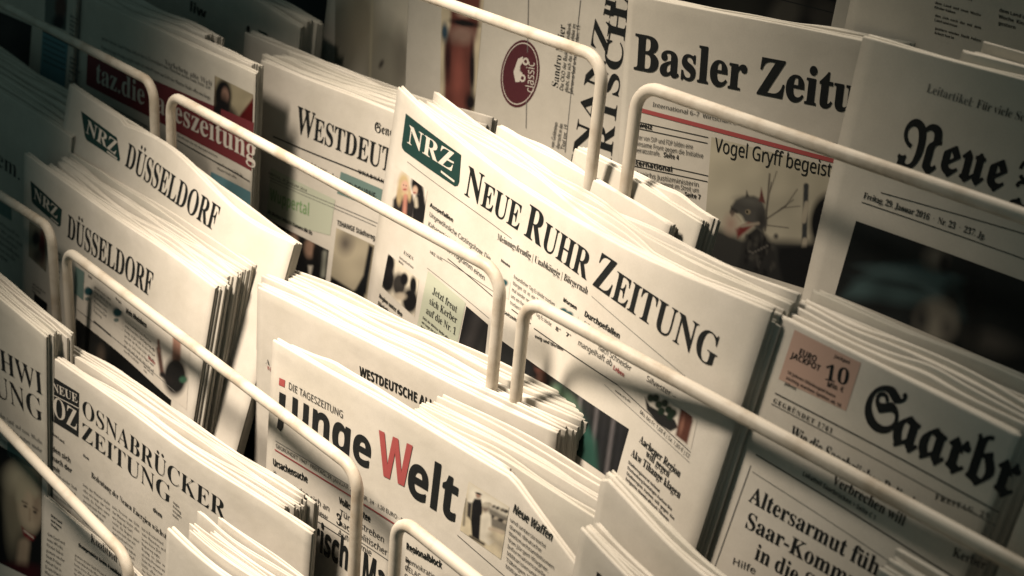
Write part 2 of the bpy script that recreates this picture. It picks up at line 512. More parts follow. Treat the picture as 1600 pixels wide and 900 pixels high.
# ---- row 2: wide serif title, green logo box
G = "newspapers with the green logo and the long serif title"
p = Page((-0.2652, 0.11, 0.0419), (-0.2026, -0.1131, -0.246, -0.0093), .4545, ZS[2], 1)
p.poly([(634.5, 177), (721, 242), (718, 284), (715.5, 290), (711, 291), (632, 236), (628.5, 231), (628, 226)], GREEN, "logo_box")
p.txt("NRZ", "bs", (636, 222), (707, 268), 30, "logo_lettering", WHITE)
p.rule((690, 266), (711, 282), 3.5, WHITE, "logo_lettering", .0005)
p.rule((699, 247), (710, 253), 3, WHITE, "logo_lettering", .0005)
p.txt("NEUE RUHR ZEITUNG", "bs", (725, 303), (1116, 576), 50, "masthead_lettering", small=.8)
p.txt("Meinungsfreudig | Unabhängig | Bürgernah", "rs", (777, 374), (918, 460), 11, "subtitle_lettering")
p.rule((637, 252), (800, 372), .9, GREY)
p.rule((925, 462), (1090, 603), .9, GREY)
ph = p.photo([(618, 258), (668, 297), (660, 362), (610, 328)], OFF_W, "photograph", 70)
ph.pg_([(612, 345), (615, 312), (622, 303), (645, 304), (648, 320), (644, 350)], (.15, .14, .14), 2).pg_([(644, 345), (645, 316), (653, 302), (663, 308), (668, 330), (660, 355)], (.10, .10, .105), 2)
ph.e(631, 290, 9, 20, (.74, .66, .50), .3).e(624, 306, 4, 14, (.70, .61, .46), .4).e(640, 304, 3, 10, (.72, .63, .48), .5).e(633, 291, 5.5, 9, (.80, .64, .55), .3).e(633, 296, 3, 1.4, (.62, .30, .28), .5).e(631, 289, 1, .8, (.2, .15, .14), .4).e(635, 290, 1, .8, (.2, .15, .14), .4).ln(634, 306, 632, 335, 6, (.72, .50, .43), 2)
ph.e(652, 291, 8.5, 15, (.08, .075, .08), .25, -15).e(659, 306, 4, 14, (.09, .085, .09), .4).e(649, 297, 4, 6.5, (.78, .66, .57), .35).e(648, 301, 2.4, 1.2, (.55, .26, .25), .5).ln(650, 310, 651, 322, 5, (.74, .70, .62), 2).noise(.05, 5)
p.txt("Ausgefallen", "bx", (672, 322), (708, 347), 7)
for i, (t, e) in enumerate((("Ungewöhnliche Castingshow: Die", 766), ("Kabarettistin Gabi Köster sucht", 763), ("für ihr neues Programm einen", 757))):
    p.txt(t, "sn", (671 - i * 2, 337 + i * 15), (e, 408 + i * 15), 8, "article_text", FINE, j=1)
# weather
p.txt("Heute", "sb", (783, 408), (797, 418), 5, "headline_lettering"); p.txt("Morgen", "bx", (880, 470), (901, 484), 7)
ph = p.photo([(776, 424), (798, 440), (795, 468), (773, 452)], OFF_W, "weather_picture", 30); ph.e(786, 442, 8, 6, (.10, .28, .30)).e(783, 451, 5, 3, (.25, .40, .40))
ph = p.photo([(872, 470), (904, 494), (900, 522), (868, 498)], OFF_W, "weather_picture", 34); ph.e(880, 487, 7, 6, (.10, .28, .30)).e(888, 492, 8, 6, (.12, .30, .32)).e(884, 495, 10, 4, (.10, .25, .27))
p.block((804, 426), (868, 470), (797, 476), 5, "heute erwartet uns ein freundlicher Tag Es bleibt trocken Morgen ist es ein Tageswechsel mal wieder regen", "sn")
p.rule((800, 482), (830, 505), 1.6); p.rule((835, 512), (965, 600), 1.6)
p.txt("8°", "sb", (868, 515), (876, 520), 7); p.txt("7°", "sb", (884, 524), (892, 529), 7)
p.txt("Seitzeitung", "sb", (787, 489), (817, 509), 6); p.txt("ewig und Werden", "sb", (836, 527), (880, 548), 6)
p.txt("Durchgefallen", "bx", (913, 493), (968, 529), 10)
p.txt("Stille wie Wochen", "sn", (912, 508), (955, 540), 9, "article_text", FINE)
p.txt("nach Schneider", "sn", (935, 545), (986, 580), 10, "article_text", FINE)
p.txt("mangelhaft ab", "sn", (903, 538), (956, 572), 10, "article_text", FINE); p.txt("Leben", "sb", (958, 576), (975, 589), 8, "headline_lettering", RED)
p.txt("Silvester –", "sn", (1010, 594), (1056, 624), 10, "article_text", FINE)
p.rule((700, 403), (770, 462), 1.4)
p.rule((690, 402), (772, 455), .8, GREY)
p.txt("NRZ 16.01.", "rg", (672, 395), (692, 408), 5, "article_text", FINE)
# article column under the rail
p.txt("ESSEN", "rs", (631, 396), (646, 407), 6); p.block((625, 398), (650, 417), (623, 410), 2, DE, "sb")
ph = p.photo([(607, 396), (655, 437), (648, 495), (597, 448)], (.86, .82, .74), "photograph", 64)
ph.e(609, 412, 8, 16, (.06, .06, .07)).e(606, 436, 11, 22, (.08, .08, .09)).e(624, 445, 10, 18, (.20, .19, .18)).e(632, 436, 6, 10, (.07, .07, .08)).e(646, 446, 5, 14, (.06, .06, .07)).e(641, 470, 12, 20, (.08, .08, .09)).e(626, 463, 9, 6, (.75, .70, .62), .4).noise(.08, 7)
p.block((594, 455), (643, 496), (590, 478), 2, "Die Region unter den Flüchtlingen finden", "bx")
p.block((591, 478), (641, 517), (584, 523), 6, DE, "rg", seed=3)
p.box([(669, 423), (728, 473), (704, 588), (644, 550)], PALEGREEN)
for t, a, b in (("Jetzt freut", (676, 458), (714, 489)), ("sich Kerber", (671, 474), (714, 506)), ("auf die Nr. 1", (666, 489), (712, 524))): p.txt(t, "bs", a, b, 12, j=1)
p.block((662, 492), (708, 530), (648, 552), 9, DE, "sb", seed=5)
ph = p.photo([(729, 478), (763, 507), (752, 610), (707, 584)], (.10, .10, .11), "photograph", 50); ph.e(738, 520, 8, 40, (.22, .21, .21), .8, 20).e(750, 545, 5, 30, (.16, .16, .16), .8, 15).noise(.15, 12)
p.rule((668, 418), (765, 497), .8, GREY)
ph = p.photo([(776, 526), (983, 670), (960, 752), (770, 612)], (.12, .125, .13), "photograph", 110)
for i in range(9): ph.ln(872 + i * 13, 560 + i * 10, 862 + i * 12, 680 + i * 10, 5, (.44, .42, .42) if i % 2 else (.16, .16, .17), 3, op=.8)
ph.pg_([(842, 612), (878, 600), (905, 640), (930, 690), (934, 740), (842, 700)], (.20, .35, .30), 5).e(872, 622, 26, 13, (.52, .60, .48), .8, 35, .8).e(905, 690, 18, 50, (.12, .23, .20), .8, -15, .8)
ph.e(848, 585, 17, 28, (.10, .085, .08), .3).e(846, 575, 9, 8, (.42, .26, .22), .5).e(842, 570, 15, 6, (.16, .12, .11), .3, 25).e(846, 592, 6, 12, (.36, .25, .21), .6).e(838, 640, 14, 30, (.06, .06, .06), .3)
ph.noise(.10, 16)
ph = p.photo([(1008, 600), (1090, 656), (1080, 702), (1000, 645)], OFF_W, "photograph", 70)
ph.pg_([(1008, 620), (1016, 634), (1055, 656), (1060, 668), (1048, 674), (1028, 662), (1011, 640)], (.13, .13, .13), 1.5)
for x, y in ((1017, 622), (1025, 622), (1030, 632), (1039, 630), (1045, 640), (1052, 645), (1034, 642), (1048, 650)): ph.e(x, y, 6, 6.5, (.10, .17, .12), .3)
ph.pg_([(1066, 632), (1075, 629), (1082, 640), (1083, 658), (1074, 694), (1056, 680), (1062, 648)], (.36, .22, .18), 2).pg_([(1070, 622), (1083, 630), (1081, 640), (1068, 634)], (.70, .66, .56), 2).e(1066, 664, 3, 14, (.52, .36, .30), .5, 12)
p.rule((965, 600), (1080, 706), 1.4)
p.txt("www.nrz.de", "rg", (961, 611), (985, 629), 5, "article_text", FINE)
p.txt("Mo. bis Fr. 1,60 € | Sa. 1,80 € | EZ", "sn", (1000, 645), (1077, 716), 7, "article_text", FINE)
p.rule((945, 600), (1078, 722), .8, GREY)
for t, a, b in (("Aachener Region", (999, 690), (1062, 746)), ("will gegen", (1009, 712), (1045, 746)), ("Akw Tihange klagen", (986, 711), (1062, 779))): p.txt(t, "bs", a, b, 14, j=2)
p.block((983, 716), (1058, 787), (975, 768), 6, "Aachen Die Städteregion Aachen will gegen das belgische Atomkraftwerk Tihange klagen Der Städteregionsrat Helmut Etschenberg bestätigte", "sb", seed=0)
p.block((975, 768), (1050, 840), (967, 815), 5, DE, "sb", seed=9)
front(p, "newspaper with wide serif title, dark green logo box and olive bowl picture", G, t=.005, top=lambda u: -.033 * u + .016 * np.sin(np.pi * np.clip(u / .455, 0, 1)))
copies(p, 4, .0048, "the green logo and long serif title", G, u0=.03, dz=-.001, ddz=.0012, seed=2, drop=-.033, top=lambda u: .008 * np.sin(np.pi * np.clip(u / .455, 0, 1)), twob=.002)
copies(p, 2, .0058, "the green logo and long serif title", G, u0=.12, u1=.338, dz=.005, seed=3, back0=.0245, ordinal0=4, drop=-.02)
copies(p, 3, .0058, "the green logo and long serif title", G, u0=.205, u1=.352, dz=.014, seed=4, back0=.0365, ordinal0=6, drop=-.02)
NRZP = p

# ---- row 2: thin serif title, pale green page
G = "newspapers with the half hidden thin serif title"
p = Page((-0.4654, 0.105, 0.0132), (0.0987, -0.0687, 0.0205, 0.0048), .205, ZS[2], 2)
p.txt("WESTDEUTSCHE", "bs", (467, 207), (716, 307), 43, "masthead_lettering", small=.86) if False else p.txt("WESTDEUT", "bs", (463, 206), (611, 270), 42, "masthead_lettering", small=.84)
p.txt("Gene", "fr", (585, 205), (614, 214), 16, "subtitle_lettering")
p.rule((427, 212), (612, 288), 2)
p.txt("UNABHÄNG", "bx", (560, 270), (606, 289), 6, "subtitle_lettering", track=.15)
p.txt("DEUTSCHE BANK: 6,8 Milliarden", "rs", (427, 234), (528, 283), 9, "headline_lettering")
p.box([(533, 268), (598, 296), (594, 330), (527, 302)], TEAL); p.txt("MELBOURNE:", "sb", (537, 292), (588, 313), 11)
p.box([(424, 262), (524, 312), (516, 368), (416, 340)], PALEGREEN)
p.txt("FREITAG, 29. JANUAR 2016", "rg", (420, 272), (480, 300), 4, "article_text", FINE)
p.rule((421, 276), (590, 348), 1, GREY); p.rule((422, 281), (588, 353), .8, GREY)
p.txt("Wuppertal", "sb", (422, 312), (483, 337), 19, "headline_lettering", LIGHTGREEN)
p.txt("Ab Montag besucht Kamera die Eis", "bx", (419, 333), (488, 367), 6)
ph = p.photo([(418, 342), (514, 391), (506, 465), (408, 420)], (.10, .10, .10), "photograph", 80)
ph.e(432, 356, 10, 14, (.20, .18, .17)).ln(448, 356, 444, 420, 5, (.34, .34, .31), 2).e(458, 374, 8, 11, (.52, .42, .36), .4).e(461, 410, 17, 26, (.05, .05, .06)).e(484, 388, 8, 14, (.58, .47, .40), .4).e(494, 396, 5, 14, (.07, .06, .06), .4)
ph.e(488, 440, 22, 32, (.05, .055, .06), .2).pg_([(482, 415), (489, 415), (484, 440)], (.75, .72, .66), 2).ln(508, 395, 505, 430, 6, (.55, .55, .50), 3).noise(.1, 10)
p.txt("TIHANGE Städtereg", "sb", (527, 351), (586, 375), 8)
ph = p.photo([(526, 356), (587, 384), (571, 500), (513, 466)], (.66, .62, .53), "photograph", 70)
ph.noise(.16, 14, 5).e(540, 380, 10, 14, (.40, .37, .33), .8).pg_([(577, 382), (584, 386), (572, 460), (556, 452), (568, 430)], (.06, .07, .08), 2).pg_([(518, 432), (552, 454), (572, 446), (566, 500), (508, 470)], (.05, .06, .07), 2)
front(p, "newspaper with tall thin serif title cut off by the green logo paper", G, t=.005)
copies(p, 5, .0068, "the cut off thin serif title", G, u0=-.01, u1=.225, seed=5, dz=.001)
copies(p, 2, .0068, "the cut off thin serif title", G, u0=-.085, u1=.24, seed=6, back0=.0068 * 6, dz=.003, ordinal0=5)

# ---- row 2: red banner
G = "newspapers with the red banner"
p = Page((-0.739, 0.06, 0.0184), (0.0015, -0.0961, 0.2073, 0.0129), .336, ZS[2], 3)
q = [(137, 82), (397, 192), (393, 267), (135, 132)]
p.box(q, DARKRED, "red_banner")
p.txt("taz.die tageszeitung", "bs", (150, 127), (400, 254), 32, "masthead_lettering", WHITE, off=.0006)
p.block((160, 50), (330, 128), (158, 92), 3, DE, "rg", fill=.4, mat=GREY, seed=4)
p.txt("Verkehrte alte Welt", "rs", (258, 100), (332, 135), 8, "headline_lettering", GREY)
p.rule((277, 218), (391, 283), 1.6); p.rule((140, 147), (232, 198), 1.4)
p.block((278, 206), (392, 268), (277, 214), 1, DE, "rg", seed=2); p.block((340, 250), (392, 276), (340, 266), 2, DE, "rg", seed=6)
p.block((140, 150), (235, 200), (140, 175), 3, DE, "rg", seed=8)
ph = p.photo([(336, 118), (396, 148), (393, 266), (332, 232)], (.30, .045, .05), "photograph", 70)
ph.pg_([(336, 112), (380, 130), (398, 150), (372, 184), (336, 165)], (.60, .56, .46), 2)
ph.e(349, 150, 13, 26, (.07, .06, .06), .2).e(352, 150, 6, 13, (.56, .44, .38), .3).e(347, 190, 16, 40, (.08, .07, .07), .2).e(365, 205, 14, 38, (.10, .08, .075), .25, -12).e(352, 240, 24, 26, (.16, .11, .10), .4).ln(360, 175, 358, 250, 3, (.30, .22, .19), 3).ln(377, 200, 382, 255, 3, (.34, .25, .2), 3).noise(.1, 10)
p.box([(330, 268), (392, 300), (391, 330), (328, 300)], BLUE)
front(p, "newspaper with dark red banner across its page and a long haired woman", G, t=.005, mat=PAPER2)
copies(p, 2, .006, "the dark red banner", G, u0=.01, u1=.318, seed=7, dz=.001)
copies(p, 3, .0065, "the dark red banner", G, u0=.01, u1=.225, seed=8, dz=.004, ddz=.002, back0=.0125, ordinal0=2)

# ---- row 2: blue box page, far end
G = "newspapers with the blue box"
W = .36
p = Page((-0.739 - W, 0.052, 0.03), (0.02, -0.12, 0.0, 0.0), W - .004, ZS[2], 4)
p.box([(67, 48), (107, 66), (100, 152), (62, 130)], BLUE)
for i in range(5): p.rule((68, 57 + i * 9), (103, 74 + i * 9), 1.6, FINE, "article_text")
p.rule((67, 46), (126, 76), 3)
p.block((110, 20), (124, 28), (109, 62), 6, DE, "sb"); p.block((110, 85), (127, 95), (107, 135), 7, DE, "sb", seed=4)
ph = p.photo([(72, -30), (106, -15), (103, 48), (70, 34)], (.42, .45, .42), "photograph", 40); ph.e(95, 12, 9, 20, (.34, .24, .2), .3).e(92, 35, 10, 12, (.08, .08, .08), .4)
ph = p.photo([(-20, 10), (50, 40), (44, 118), (-20, 84)], (.07, .07, .07), "photograph", 50); ph.e(12, 50, 12, 16, (.2, .18, .17), .6).e(14, 82, 16, 8, (.16, .16, .15), .6).noise(.2, 12)
front(p, "newspaper with a pale blue box and small portrait at the dim far end", G, t=.005, mat=PAPER2)

# ---- row 1: large bold serif title, bird costume photograph
G = "newspapers with the bird costume picture"
p = Page((-0.0888, 0.1777, 0.1503), (0.3032, 0.0828, 0.0287, 0.0179), .19, ZS[1], 5)
p.txt("Basler Zeitung", "bs", (990, 107), (1392, 192), 56, "masthead_lettering") if False else p.txt("Basler Zeitu", "bh", (990, 107), (1338, 177), 56, "masthead_lettering")
p.txt("International 6–7  Wirtschaft 9–12  Börse 14  Region 15  Kultur 16–", "sn", (1020, 166), (1316, 233), 7, "article_text", FINE)
p.rule((984, 164), (1320, 252), 6.5, RED, "red_rule"); p.rule((1240, 205), (1322, 227), 1, GREY)
p.rule((1111, 199), (1100, 326), 1, GREY) if False else None
for t, y in (("Schweiz", 197), ("International", 257)):
    p.rule((986, y - 10), (1107, y + 17), 1.2); p.rule((984, y), (1106, y + 26), 1.2)
    p.txt(t, "bx", (983, y - 1.5), (983 + len(t) * 5.2, y - 1.5 + len(t) * 1.0), 8)
for i, t in enumerate(("Vertreter von SVP und FDP bilden eine", "gemeinsame Front gegen die Initiative", "zur Heiratsstrafe.")):
    e = ((1083, 233), (1099, 247), (1032, 244))[i]; p.txt(t, "sn", (981 - i, 214.5 + i * 10), e, 7.5, "article_text", FINE, j=1)
p.txt("Seite 4", "sb", (1037, 245), (1061, 249.5), 7.5)
for i, t in enumerate(("Frankreichs Justizministerin", "Christiane Taubira nimmt im Streit um", "die Terror-Politik den Hut.")):
    e = ((1092, 292), (1092, 301), (1063, 305))[i]; p.txt(t, "sn", (977 - i, 270.5 + i * 9.7), e, 7.5, "article_text", FINE, j=2)
p.txt("Seite 7", "sb", (1070, 306.5), (1095, 311.5), 7.5); p.rule((1030, 314), (1100, 328), 1.2)
ph = p.photo([(1112, 214), (1328, 268), (1290, 460), (1098, 400)], (.74, .71, .62), "photograph", 130)
ph.e(1210, 340, 110, 70, (.62, .60, .53), .9).pg_([(1098, 345), (1160, 372), (1260, 378), (1300, 372), (1290, 470), (1090, 410)], (.20, .20, .19), 8)
for x0, y0, x1, y1, w in ((1196, 360, 1203, 272, 2.5), (1198, 342, 1228, 322, 2.2), (1228, 322, 1246, 296, 1.4), (1216, 330, 1240, 312, 1.2), (1197, 330, 1206, 285, 1.4), (1200, 352, 1232, 356, 1.4), (1203, 300, 1214, 268, 1.2), (1222, 325, 1250, 322, 1)): ph.ln(x0, y0, x1, y1, w, (.30, .28, .25), 1.2)
ph.ln(1260, 290, 1255, 430, 8, (.22, .23, .23), 1.5).ln(1261, 318, 1256, 345, 8, (.62, .59, .52), 1.5).ln(1258, 375, 1255, 400, 8, (.62, .59, .52), 1.5)
ph.e(1298, 350, 32, 48, (.06, .065, .07), .15).pg_([(1215, 386), (1310, 382), (1300, 470), (1215, 440)], (.07, .075, .08), 4)
ph.pg_([(1160, 392), (1166, 366), (1184, 352), (1198, 368), (1212, 396), (1226, 450), (1150, 425)], (.15, .15, .145), 4)
for i in range(40): ph.e(RND.uniform(1164, 1214), RND.uniform(366, 428), RND.uniform(1.5, 3.5), RND.uniform(3, 6), (.23, .225, .21) if i % 2 else (.09, .09, .09), .7)
ph.pg_([(1143, 322), (1150, 312), (1162, 307), (1178, 306), (1191, 312), (1197, 330), (1198, 352), (1190, 362), (1176, 350), (1164, 346), (1160, 338), (1154, 332), (1146, 333)], (.27, .265, .25), 2.5)
ph.e(1172, 314, 18, 6, (.36, .355, .33), .8, 10, .7).e(1190, 344, 7, 14, (.19, .185, .175), .7)
ph.pg_([(1143, 322), (1140, 332), (1144, 339), (1150, 333), (1158, 333)], (.20, .195, .185), 1.5)
ph.pg_([(1186, 314), (1190, 293), (1196, 318)], (.36, .22, .20), 1.5).pg_([(1165, 309), (1167, 297), (1171, 308)], (.24, .235, .22), 1.5)
ph.pg_([(1149, 358), (1153, 372), (1166, 362), (1180, 350), (1170, 347), (1160, 352)], (.40, .17, .16), 2.5).e(1142, 350, 9, 13, (.60, .52, .46), .8).ln(1160, 353, 1185, 349, 4.5, (.55, .51, .45), 1.8).ln(1149, 334, 1158, 346, 2.2, (.60, .56, .49), 1.2)
ph.e(1169, 331, 4, 3.6, (.50, .46, .38), .4).e(1168, 331, 1.9, 2.1, (.06, .06, .06), .4)
for i in range(7): ph.e(1172 + i * 4.5, 395 - abs(i - 1) * 2.2, 2.2, 2, (.32, .31, .29), .5)
ph.noise(.06, 14)
p.txt("Vogel Gryff begeistert", "sn", (1117, 236), (1356, 291), 23, "headline_lettering") if False else p.txt("Vogel Gryff begeist", "sm", (1117, 236), (1299, 276.5), 22, "headline_lettering", off=.0006)
front(p, "newspaper with heavy black serif title above a photo of a bird costume", G, t=.005, mat=PAPER2)
copies(p, 2, .006, "the bird costume photo", G, seed=9, dz=.0)

# ---- row 1: blackletter title, dark turban photograph
G = "newspapers with the blackletter title over a dark picture"
p = Page((0.137, 0.1377, 0.1784), (0.086, -0.077, -0.0772, -0.0055), .36, ZS[1], 6)
p.txt("N", "fx", (1400, 254), (1460, 274), 80, "masthead_lettering", j=1); p.txt("eue", "fx", (1464, 268), (1566, 300), 72, "masthead_lettering", j=1); p.txt("Zürcher", "fx", (1578, 308), (1815, 385), 72, "masthead_lettering", j=1)
p.txt("Leitartikel:", "rs", (1447, 143), (1519, 167), 14, "headline_lettering", GREY); p.txt("Für viele Schweizer", "rs", (1525, 168), (1650, 205), 14, "headline_lettering", FINE)
p.rule((1377, 300), (1720, 400), 1.3); p.rule((1347, 315), (1720, 447), 1.3)
p.txt("Freitag, 29. Januar 2016  ·  Nr. 23  ·  237. Jg.", "bs", (1349, 309), (1539, 374), 10, "date_line_lettering")
ph = p.photo([(1338, 345), (1700, 476), (1660, 610), (1305, 460)], (.11, .125, .125), "photograph", 100)
ph.pg_([(1335, 440), (1380, 415), (1440, 412), (1490, 432), (1508, 470), (1510, 500), (1440, 480), (1380, 470), (1320, 462)], (.24, .31, .31), 10).e(1430, 428, 60, 9, (.32, .40, .40), .8, 8).e(1420, 448, 60, 5, (.17, .22, .22), .9, 10).e(1470, 462, 38, 7, (.29, .36, .36), .9, 35).e(1488, 470, 16, 26, (.12, .14, .14), .6)
ph.e(1464, 502, 32, 34, (.50, .48, .43), .35).e(1480, 512, 9, 14, (.34, .325, .30), .9).e(1440, 500, 10, 20, (.22, .22, .21), .9).e(1462, 404, 17, 16, (.40, .385, .35), .7).e(1477, 412, 9, 14, (.10, .10, .10), .6).e(1550, 534, 34, 16, (.34, .325, .30), .8, 15).e(1520, 470, 16, 60, (.07, .08, .08), .6)
ph.noise(.2, 20)
front(p, "newspaper with spiky blackletter title above a very dark turban picture", G, t=.005, mat=PAPER2)
copies(p, 4, .0065, "the dark turban picture", G, u0=.055, seed=11, dz=.004, ddz=.001)

# ---- row 1: newspaper hung sideways
G = "newspaper hung sideways behind the rail"
p = Page((-0.4147, 0.2277, 0.1401), (0.0273, -0.0925, 0.2342, -0.0027), .31, ZS[1] + .02, 7, u0=-.11, amp=.0014)
p.box([(610, -140), (815, -75), (800, 225), (530, 190)], WHITE, "advertisement") if False else None
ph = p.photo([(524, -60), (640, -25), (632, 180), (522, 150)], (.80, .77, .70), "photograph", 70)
ph.e(536, 60, 30, 70, (.56, .54, .48), .35).e(600, 110, 34, 78, (.58, .56, .50), .3).e(628, 95, 14, 50, (.50, .48, .43), .4, 0, .8).e(565, 30, 24, 60, (.62, .58, .50), .5).ln(582, 0, 578, 130, 2, (.75, .71, .6), 2).e(596, 100, 3, 7, (.28, .26, .24), .5, 25)  # soft grey ellipses: curved shadows on the sheet, painted in as print
ph = p.photo([(692, -60), (760, -40), (740, 185), (688, 168)], (.78, .73, .62), "photograph", 80)
ph.pg_([(708, -60), (756, -50), (748, 40), (742, 62), (738, 110), (736, 180), (694, 168), (696, 70), (704, 40)], (.40, .23, .20), 3).e(722, 55, 20, 14, (.56, .45, .40), .5).e(726, 36, 22, 5, (.08, .07, .07), .4, 10).e(730, 20, 14, 7, (.72, .62, .55), .5).e(700, 90, 5, 30, (.20, .10, .10), .6).e(738, 110, 4, 40, (.12, .08, .09), .5).e(716, 120, 9, 40, (.52, .30, .26), .6).e(695, 50, 5, 14, (.20, .28, .33), .5).e(736, 160, 8, 14, (.09, .07, .08), .5).noise(.1, 12)
p.disc((813, 115), 30, 53, MAROON, "badge", .0003, 8); p.disc((813, 115), 27.5, 49, WHITE, "badge_ring", .0004, 8, .965); 
for c, r_ in (((822, 96), 6), ((817, 122), 6)): p.disc(c, r_ * .8, r_, WHITE, "badge_print", .0005, 0, .5)
p.poly([(806, 128), (803, 112), (810, 92), (818, 88), (817, 98), (814, 100), (813, 112), (817, 114), (812, 128)], WHITE, "badge_print", .0005)
p.txt("classic", "sn", (834, 146), (836, 98), 18, "badge_print", WHITE, off=.0005)
p.rule((826, -20), (829, -20), 250, GREY) if False else p.ink("printed_rule", GREY).add(p.pt(*np.array([p.uv(826, -20), p.uv(827.2, -20), p.uv(823, 200), p.uv(821.8, 200)]).T, .0004), [(0, 1, 2, 3)])
def vtxt(t, st, a, b, cap, **k): p.txt(t, st, a, b, cap, **k)
vtxt("Sandro Meier", "rs", (872, 138), (884, 40), 14, name="headline_lettering")
for i, t in enumerate(("Die CKO der Basler Grundbank", "glaubt, dass sich das in Grundidee im", "Jahresverlauf erholt werden. 15")): vtxt(t, "rg", (880 + i * 7.5, 142 + i * 2.5), (893 + i * 7, 36 + i * 2), 8, name="article_text", mat=FINE)
for i, t in enumerate(("von Goldminen", "überrascht an den", "Titel tot. 19")): vtxt(t, "rg", (866 + i * 8, 231 + i * 2), (872 + i * 8, 192 + i * 2), 8, name="article_text", mat=FINE)
p.ink("printed_rule", GREY).add(p.pt(*np.array([p.uv(907, 0), p.uv(908.2, 0), p.uv(884, 238), p.uv(882.8, 238)]).T, .0004), [(0, 1, 2, 3)])
vtxt("FINANZ", "bs", (909, 322), (957, 37), 34, name="masthead_lettering"); vtxt("und", "bs", (959, 30), (974, -60), 34, name="masthead_lettering")
vtxt("WIRTSCHAFT", "bs", (947, 330), (999, -130), 34, name="masthead_lettering")
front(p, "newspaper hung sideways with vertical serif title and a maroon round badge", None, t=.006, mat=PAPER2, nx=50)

# ---- row 3: sharp green logo paper (front stack at the far end)
G = "newspapers with the small green logo"
prm = (0.0096, -0.0794, -0.2883, 0.0019)
def regional(p, q, words=True):
    def X(x, y): return q(x, y)
    p.poly([X(48, 282), X(97, 327), X(95, 352), X(92, 354), X(52, 318), X(50, 314)], GREEN, "logo_box")
    p.txt("NRZ", "bs", X(53, 309), X(90, 342), 17, "logo_lettering", WHITE); p.rule(X(80, 339), X(92, 349), 2, WHITE, "logo_lettering", .0005)
    p.txt("DÜSSELDORF", "bs", X(105, 369), X(236, 464), 36, "masthead_lettering")
p = Page((-0.6212, -0.0577, -0.0989), prm, .3535, ZS[3], 8)
regional(p, lambda x, y: (x, y))
ph = p.photo([(46, 345), (74, 364), (72, 425), (45, 400)], (.55, .52, .45), "photograph", 40); ph.e(66, 385, 5, 26, (.36, .10, .09), .4).e(57, 372, 6, 12, (.12, .10, .10), .4).e(60, 400, 8, 10, (.30, .28, .25), .5)
p.block((52, 440), (72, 455), (50, 456), 3, DE, "sb"); 
ph = p.photo([(54, 458), (74, 474), (73, 508), (52, 490)], (.05, .05, .05), "photograph", 24); ph.noise(.2, 6)
p.block((86, 385), (98, 395), (86, 440), 6, DE, "rg", seed=4); p.box([(118, 415), (132, 425), (131, 470), (117, 458)], TEAL)
for x, y in ((139, 455), (184, 488)):
    ph = p.photo([(x - 9, y - 14), (x + 9, y), (x + 8, y + 28), (x - 9, y + 14)], OFF_W, "weather_picture", 24); ph.e(x, y, 7, 7, (.12, .29, .31)).e(x - 2, y + 12, 4, 3, (.40, .46, .44))
p.txt("Heute", "sb", (138, 432), (144, 436), 4); p.txt("Morgen", "sb", (181, 467), (190, 475), 4); p.txt("Mein Rheinberg", "bx", (197, 488), (229, 512), 8)
p.block((148, 443), (174, 464), (147, 488), 6, DE, "rg", seed=3); p.block((196, 496), (244, 535), (194, 550), 7, DE, "rg", seed=7)
p.rule((147, 500), (174, 523), 3, FINE); p.txt("Rhein", "sb", (232, 560), (243, 570), 5, "headline_lettering", RED); p.rule((120, 482), (275, 612), 1, GREY); p.block((225, 568), (240, 582), (225, 580), 2, DE, "sb")
ph = p.photo([(119, 497), (268, 625), (258, 700), (112, 570)], (.035, .04, .04), "photograph", 80); ph.e(150, 545, 16, 18, (.15, .15, .14), .7).e(158, 555, 6, 14, (.34, .30, .26), .6).e(205, 600, 40, 20, (.06, .07, .075), .7)
ph = p.photo([(242, 495), (298, 530), (292, 640), (240, 598)], OFF_W, "photograph", 70)
ph.e(282, 508, 9, 13, (.10, .085, .08), .25).e(276, 512, 5, 9, (.70, .54, .46), .4).ln(277, 522, 276, 560, 13, (.62, .47, .40), 2).e(274, 588, 18, 30, (.09, .09, .09), .2).ln(248, 545, 254, 585, 7, (.34, .25, .22), 2).ln(254, 585, 268, 596, 8, (.12, .11, .11), 2).ln(248, 532, 249, 548, 4, (.5, .38, .33), 1.5).e(287, 593, 6, 5, (.22, .36, .28), .4)
front(p, "newspaper with small green logo, city title and a waving person's picture", G, t=.0045)
copies(p, 9, .0042, "the small green logo and waving person", G, u0=.045, u1=.35, seed=13, dz=-.001, ddz=.002, jit=.006)
DUS = p
# second stack of the same paper behind it
G2 = "newspapers with the small green logo at the back of their pocket"
p = Page(at_y(110, 132, -.0165), (0.0255, -0.2061, -0.2816, -0.0722), .372, ZS[3], 9)
def bk(x, y):
    return (127 + (x - 48) * 56 / 49.0, 173 + (y - 282) * 1.05 + (x - 48) * -.14)
p.poly([(127, 173), (183, 215), (188, 248), (186, 252), (136, 219), (133, 213)], GREEN, "logo_box")
p.txt("NRZ", "bs", (134, 206), (181, 242), 22, "logo_lettering", WHITE); p.rule((168, 235), (184, 247), 2.5, WHITE, "logo_lettering", .0005)
p.txt("DÜSSELDORF", "bs", (195, 258), (336, 362), 40, "masthead_lettering")
front(p, "newspaper with small green logo and city title behind the waving person's stack", G2, t=.0045, top=lambda u: .006 * np.sin(u * 26) * (u > .1) * (u < .36))
copies(p, 1, .0055, "small green logo, rear stack", G2, u0=.01, seed=15, dz=.002)

